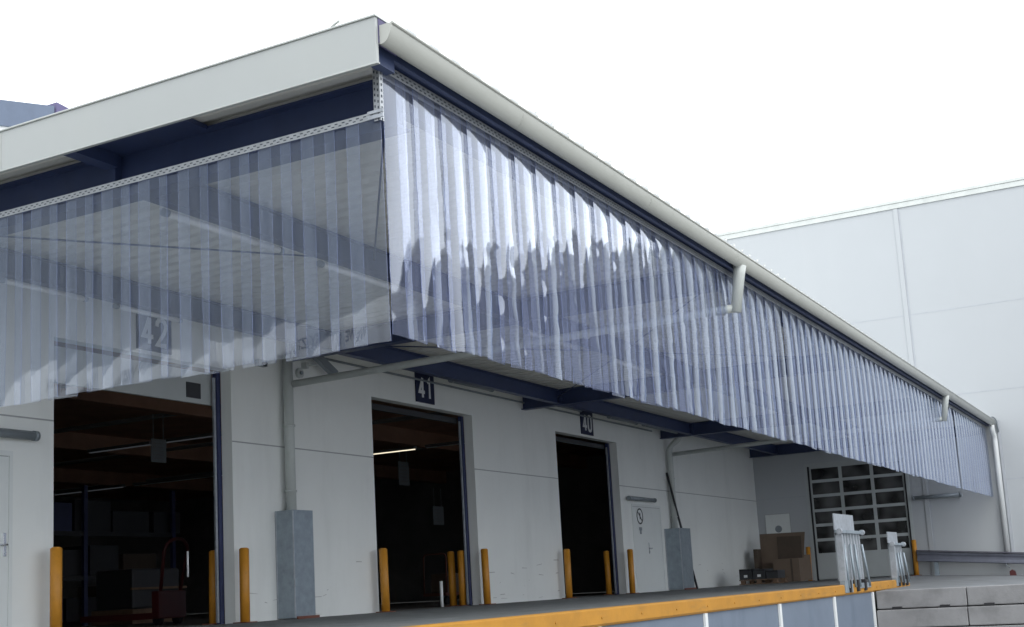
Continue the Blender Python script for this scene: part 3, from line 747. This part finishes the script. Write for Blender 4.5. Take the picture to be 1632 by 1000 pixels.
MB().tube([(38.5, -7.40, .07), (38.5, -7.3, .16), (38.62, -7.3, .2)], .012, 8).build('grip', M['lampg'], t)

# ------------------------------------------------------------------ cardboard and pallets in the corner
t = thing('cardboard_box', 'big open cardboard box standing against the corner of the dock', 'cardboard box', (38.0, -1.1, 0))
MB().box((37.62, -1.74, .04), (38.5, -.48, .80), .01).build('box_body', M['card'], t)
m = MB(); m.v += [(37.60, -.48, .6), (37.60, -1.76, .6), (37.66, -1.86, 1.47), (37.66, -.47, 1.49)]; m.v += [(x+.025, y, z) for x, y, z in m.v]
for q in ((0,1,2,3),(7,6,5,4),(0,4,5,1),(1,5,6,2),(2,6,7,3),(3,7,4,0)): m.face(list(q))
m.build('raised_flap', M['card'], t)
m = MB(); m.v += [(37.59, -1.0, .66), (37.59, -1.73, .62), (37.63, -1.74, 1.36), (37.63, -1.0, 1.38)]; m.v += [(x+.008, y, z) for x, y, z in m.v]
for q in ((0,1,2,3),(7,6,5,4),(0,4,5,1),(1,5,6,2),(2,6,7,3),(3,7,4,0)): m.face(list(q))
m.build('inner_flap', M['card2'], t)
MB().box((37.3, -.47, .04), (37.9, -.34, 1.04), .01).build('side_carton', M['card2'], t)
t = thing('cardboard_box', 'smaller cardboard box in front of the big open one', 'cardboard box', (37.2, -1.4, 0))
MB().box((36.95, -1.80, .02), (37.5, -1.02, .70), .01).build('box_body', M['card'], t)
MB().box((36.945, -1.60, .03), (36.9495, -1.54, .69)).build('tape', M['card2'], t)
t = thing('pallet', 'low wooden pallet carrying dark crates at the dock corner', 'pallet', (34.9, -1.3, 0))
for z in (0.02, .13):
    for x in (34.5, 34.9, 35.3): MB().box((x-.06, -1.88, z), (x+.06, -.76, z+.025)).build('board', M['wood'], t)
for y in (-1.78, -1.32, -.86):
    for x in (34.5, 35.3): MB().box((x-.05, y-.06, .046), (x+.05, y+.06, .129)).build('pallet_foot', M['wood'], t)
for i, (x0, x1, y0, y1, z0, z1, lb) in enumerate(((34.5, 35.3, -1.12, -.76, .157, .45, 'black plastic crate on the left of the pallet'), (34.5, 35.3, -1.50, -1.15, .157, .43, 'black plastic crate in the middle of the pallet'), (34.5, 35.2, -1.86, -1.53, .157, .38, 'low black crate on the right of the pallet'))):
    o = thing('crate', lb, 'crate', ((x0+x1)/2, (y0+y1)/2, z0), 'black crates on the pallet')
    MB().box((x0, y0, z0), (x1, y0+.02, z1)).box((x0, y1-.02, z0), (x1, y1, z1)).box((x0, y0+.021, z0), (x0+.02, y1-.021, z1)).box((x1-.02, y0+.021, z0), (x1, y1-.021, z1)).box((x0+.02, y0+.02, z0), (x1-.02, y1-.02, z0+.02)).build('crate_shell', M['dark'], o)
    MB().box((x0-.012, y0+.005, z1-.05), (x0-.001, y1-.005, z1-.01), .003).build('rim', M['rubber'], o)
    if i < 2: MB().box((x0-.006, (y0+y1)/2-.05, z0+.06), (x0-.001, (y0+y1)/2+.05, z0+.13)).build('paper_label', M['signwhite'], o)

# ------------------------------------------------------------------ inside the hall (dim)
def halllamp(lb, x, y0, y1, z, m):
    t = thing('hall_lamp', lb, 'lamp', (x, (y0+y1)/2, z), 'tube lamps inside the hall')
    MB().box((x-.06, y0, z), (x+.06, y1, z+.06)).build('housing', M['hallw'], t)
    MB().box((x-.02, y0+.02, z-.02), (x+.02, y1-.02, z-.002)).build('tube', m, t)
halllamp('lit tube lamp inside doorway 41', 25.9, 4.3, 5.6, 3.75, M['tube'])
halllamp('unlit tube lamp inside doorway 41 behind the lit one', 25.9, 1.4, 4.0, 3.75, M['tubedim'])
halllamp('pale tube lamp high inside doorway 42, farther piece', 20.0, 7.2, 9.0, 3.72, M['tubedim2'])
halllamp('pale tube lamp high inside doorway 42, nearer piece', 20.0, 5.2, 7.0, 3.72, M['tubedim2'])
halllamp('pale tube lamp deep inside doorway 42', 26.2, 14.2, 17.6, 3.7, M['tubedim2'])
halllamp('unlit tube lamp deep inside doorway 42', 26.2, 10.5, 13.8, 3.7, M['tubedim'])
def hangsign(lb, x, y, z, w_, h_):
    t = thing('hanging_sign', lb, 'hanging sign', (x, y, z+h_), 'notice boards hanging in the hall')
    MB().box((x-w_/2, y-.015, z), (x+w_/2, y, z+h_)).build('board', M['lampg'], t)
    MB().tube([(x-w_/3, y, z+h_), (x-w_/3, y, z+h_+.5)], .008, 5).tube([(x+w_/3, y, z+h_), (x+w_/3, y, z+h_+.5)], .008, 5).build('wire', M['galvl'], t)
    ln = MB()
    for q in range(5): ln.box((x-w_*.38, y-.018, z+h_*(.15+q*.16)), (x+w_*.3, y-.0155, z+h_*(.18+q*.16)))
    ln.build('text_lines', M['hallw'], t)
hangsign('grey notice board hanging inside doorway 42', 18.95, 6, 3.15, .42, .47)
hangsign('notice board hanging high inside doorway 41', 27.95, 6.0, 3.1, .5, .62)
hangsign('lower notice board far inside doorway 41', 29.6, 6.0, 2.1, .55, .5)
rk = thing('storage_rack', 'dark pallet rack with stacked goods inside doorway 42', 'rack', (20, 9, 0))
for x in (14.5, 17.2, 19.9, 22.6):
    MB().box((x-.05, 9.0, 0), (x+.05, 9.08, 3.0)).build('upright', M['blueframe'], rk)
for z in (.95, 1.9): MB().box((14.5, 9.02, z), (22.6, 9.1, z+.1)).build('shelf_beam', M['dark'], rk)
rnd = random.Random(5)
j = 0
for z in (0.1, 1.06, 2.01):
    x = 14.7
    while x < 22.2:
        w_ = rnd.uniform(.7, 1.15); h_ = rnd.uniform(.45, .75)
        c_ = [M['card2'], M['dark'], M['dark'], M['blueframe'], M['rubber']][rnd.randrange(5)]
        MB().box((x, 9.15, z), (x+w_, 10.1, z+h_), .01).build('stored_goods', c_, rk); x += w_+rnd.uniform(.05, .25); j += 1
pt = thing('pallet_truck', 'red framed pallet truck parked inside doorway 42', 'pallet truck', (16.2, 3.2, 0))
MB().box((15.6, 3.0, .1), (15.75, 4.6, .2)).box((16.1, 3.0, .1), (16.25, 4.6, .2)).box((15.6, 2.85, .1), (16.25, 3.0, .55), .02).build('forks', M['red'], pt)
MB().tube(smooth_path([(15.7, 2.9, .5), (15.65, 2.75, 1.25), (15.8, 2.72, 1.38), (16.05, 2.72, 1.38), (16.2, 2.75, 1.25), (16.15, 2.9, .5)], .1), .03, 8).build('handle_bar', M['red'], pt)
for x in (15.7, 16.15): MB().tube([(x-.04, 2.95, .09), (x+.04, 2.95, .09)], .09, 14).build('wheel', M['rubber'], pt)
pt = thing('goods_stack', 'wooden pallet stack with wrapped goods inside doorway 42', 'pallet stack', (17.6, 5, 0))
MB().box((16.9, 4.7, .02), (18.2, 5.7, .14)).box((16.9, 4.7, .16), (18.2, 5.7, .28)).build('pallet_pile', M['wood'], pt); MB().box((16.95, 4.75, .285), (18.15, 5.65, 1.0), .04).build('wrapped_goods', M['dark'], pt)
MB().box((16.85, 4.66, .62), (18.25, 4.70, .66)).build('strap', M['wood'], pt)
t = thing('trolley', 'small trolley with upright handle inside doorway 41', 'trolley', (25.5, 3.4, 0))
MB().box((25.0, 3.1, .2), (26.0, 3.7, .27)).build('platform', M['rust'], t); MB().tube(smooth_path([(25.05, 3.1, .27), (25.0, 3.05, 1.15), (25.0, 3.65, 1.15), (25.05, 3.7, .27)], .1), .02, 8).build('push_bar', M['rust'], t)
for x in (25.1, 25.9): MB().tube([(x, 3.1, .09), (x, 3.16, .09)], .09, 14).build('wheel', M['rubber'], t)
MB().box((25.2, 3.15, .275), (25.75, 3.6, .7), .02).build('carton', M['card'], t)
m = MB(); m.tube([(20.55, .5, 0), (20.55, .5, .48)], .03, 10); tag(m.build('marker_post', M['white']), 'short white post on the hall floor inside doorway 41', 'post')
m = MB(); m.tube([(13.74, .52, 0.68), (13.74, .52, 1.04)], .014, 8); tag(m.build('marker_rod', M['white']), 'thin white rod beside the inner bollard of doorway 42', 'rod')

# ------------------------------------------------------------------ unseen white container, added for the lettered reflection in the end curtain
sb = thing('added_container', 'unseen white container left of the canopy end, added for its reflection in the end curtain', 'container', (1.8, -1.4, GZ))
MB().box((.55, -6.0, GZ+1.1), (3.0, 3.2, 3.5), .03).build('container_box', M['body'], sb)
for x in (.8, 2.8):
    for y in (-5.1, 2.4): MB().box((x-.06, y-.06, GZ), (x+.06, y+.06, GZ+1.1)).build('leg', M['galv'], sb)
def textobj(body, size, loc, rot, m, parent):
    cu = bpy.data.curves.new('lettering', 'FONT'); cu.body = body; cu.size = size; cu.extrude = .002; cu.offset = .004
    ob = bpy.data.objects.new('tmp', cu); COL.objects.link(ob)
    dg = bpy.context.evaluated_depsgraph_get(); me = bpy.data.meshes.new_from_object(ob.evaluated_get(dg))
    bpy.data.objects.remove(ob)
    mw = Matrix.Translation(Vector(loc)-Vector(parent['_w'])) @ rot.to_4x4(); me.transform(mw)
    me.materials.clear(); me.materials.append(m)
    o = bpy.data.objects.new('lettering', me); COL.objects.link(o); o.parent = parent; return o
rot = Matrix(((0, 0, 1), (1, 0, 0), (0, 1, 0)))     # text x -> +Y, text y -> +Z, normal -> +X
textobj('WE  SX IZT H SAX III WEN XIN KVNNK', .30, (3.004, -4.15, 2.98), rot, M['dark'], sb)

# ------------------------------------------------------------------ camera
F = 2012.8; a, b_, c = 0.48243141, -0.16110482, -0.05604588
ca, sa, cb_, sb_, cc, sc = math.cos(a), math.sin(a), math.cos(b_), math.sin(b_), math.cos(c), math.sin(c)
Bm = Matrix(((sa, -ca, 0), (0, 0, -1), (ca, sa, 0)))
Rx = Matrix(((1, 0, 0), (0, cb_, -sb_), (0, sb_, cb_))); Rz = Matrix(((cc, -sc, 0), (sc, cc, 0), (0, 0, 1)))
W = Rz @ Rx @ Bm
cam = bpy.data.cameras.new('camera'); co = bpy.data.objects.new('camera', cam); COL.objects.link(co)
rm = Matrix((W[0], -W[1], -W[2])).transposed().to_4x4()
co.matrix_world = Matrix.Translation((0, -12, .256)) @ rm
cam.sensor_width = 36; cam.lens = F/1632*36; cam.shift_y = 112/1632; cam.clip_end = 2000; cam.clip_start = .1
S.camera = co

# ------------------------------------------------------------------ light
w = bpy.data.worlds.new('World'); S.world = w; w.use_nodes = True
n = w.node_tree.nodes; l = w.node_tree.links
bg = n['Background']
sky = n.new('ShaderNodeTexSky'); sky.sky_type = 'NISHITA'; sky.sun_disc = False
sky.sun_elevation = R(52); sky.sun_rotation = R(215)
tc = n.new('ShaderNodeTexCoord')
nz = n.new('ShaderNodeTexNoise'); nz.inputs['Scale'].default_value = 1.6; nz.inputs['Detail'].default_value = 5
l.new(tc.outputs['Generated'], nz.inputs['Vector'])
mr = n.new('ShaderNodeMapRange'); mr.inputs[1].default_value = .3; mr.inputs[2].default_value = .7; mr.inputs[3].default_value = .86; mr.inputs[4].default_value = 1.12
l.new(nz.outputs[0], mr.inputs[0])
cl = n.new('ShaderNodeVectorMath'); cl.operation = 'SCALE'; cl.inputs[0].default_value = (16.8, 17.4, 18.0)
l.new(mr.outputs[0], cl.inputs['Scale'])
mx = n.new('ShaderNodeMix'); mx.data_type = 'RGBA'; mx.inputs[0].default_value = .9
l.new(sky.outputs[0], mx.inputs[6]); l.new(cl.outputs[0], mx.inputs[7]); l.new(mx.outputs[2], bg.inputs[0])
bg.inputs[1].default_value = .10
sun = bpy.data.lights.new('sun', 'SUN'); so = bpy.data.objects.new('sun', sun); COL.objects.link(so)
sun.energy = .6; sun.angle = R(25); sun.color = (1, .97, .92)
az = R(215); el = R(52)
dv = Vector((math.sin(az)*math.cos(el), math.cos(az)*math.cos(el), math.sin(el)))
so.rotation_euler = dv.to_track_quat('Z', 'Y').to_euler(); so.location = (0, -20, 30)

S.view_settings.view_transform = 'Standard'; S.view_settings.look = 'None'; S.view_settings.gamma = 1; S.view_settings.exposure = .5
S.render.engine = 'CYCLES'
S.cycles.max_bounces = 12; S.cycles.transparent_max_bounces = 40; S.cycles.diffuse_bounces = 5; S.cycles.glossy_bounces = 5; S.cycles.transmission_bounces = 8
S.render.resolution_x = 1632; S.render.resolution_y = 1000
for o in bpy.data.objects:
    if '_w' in o: del o['_w']
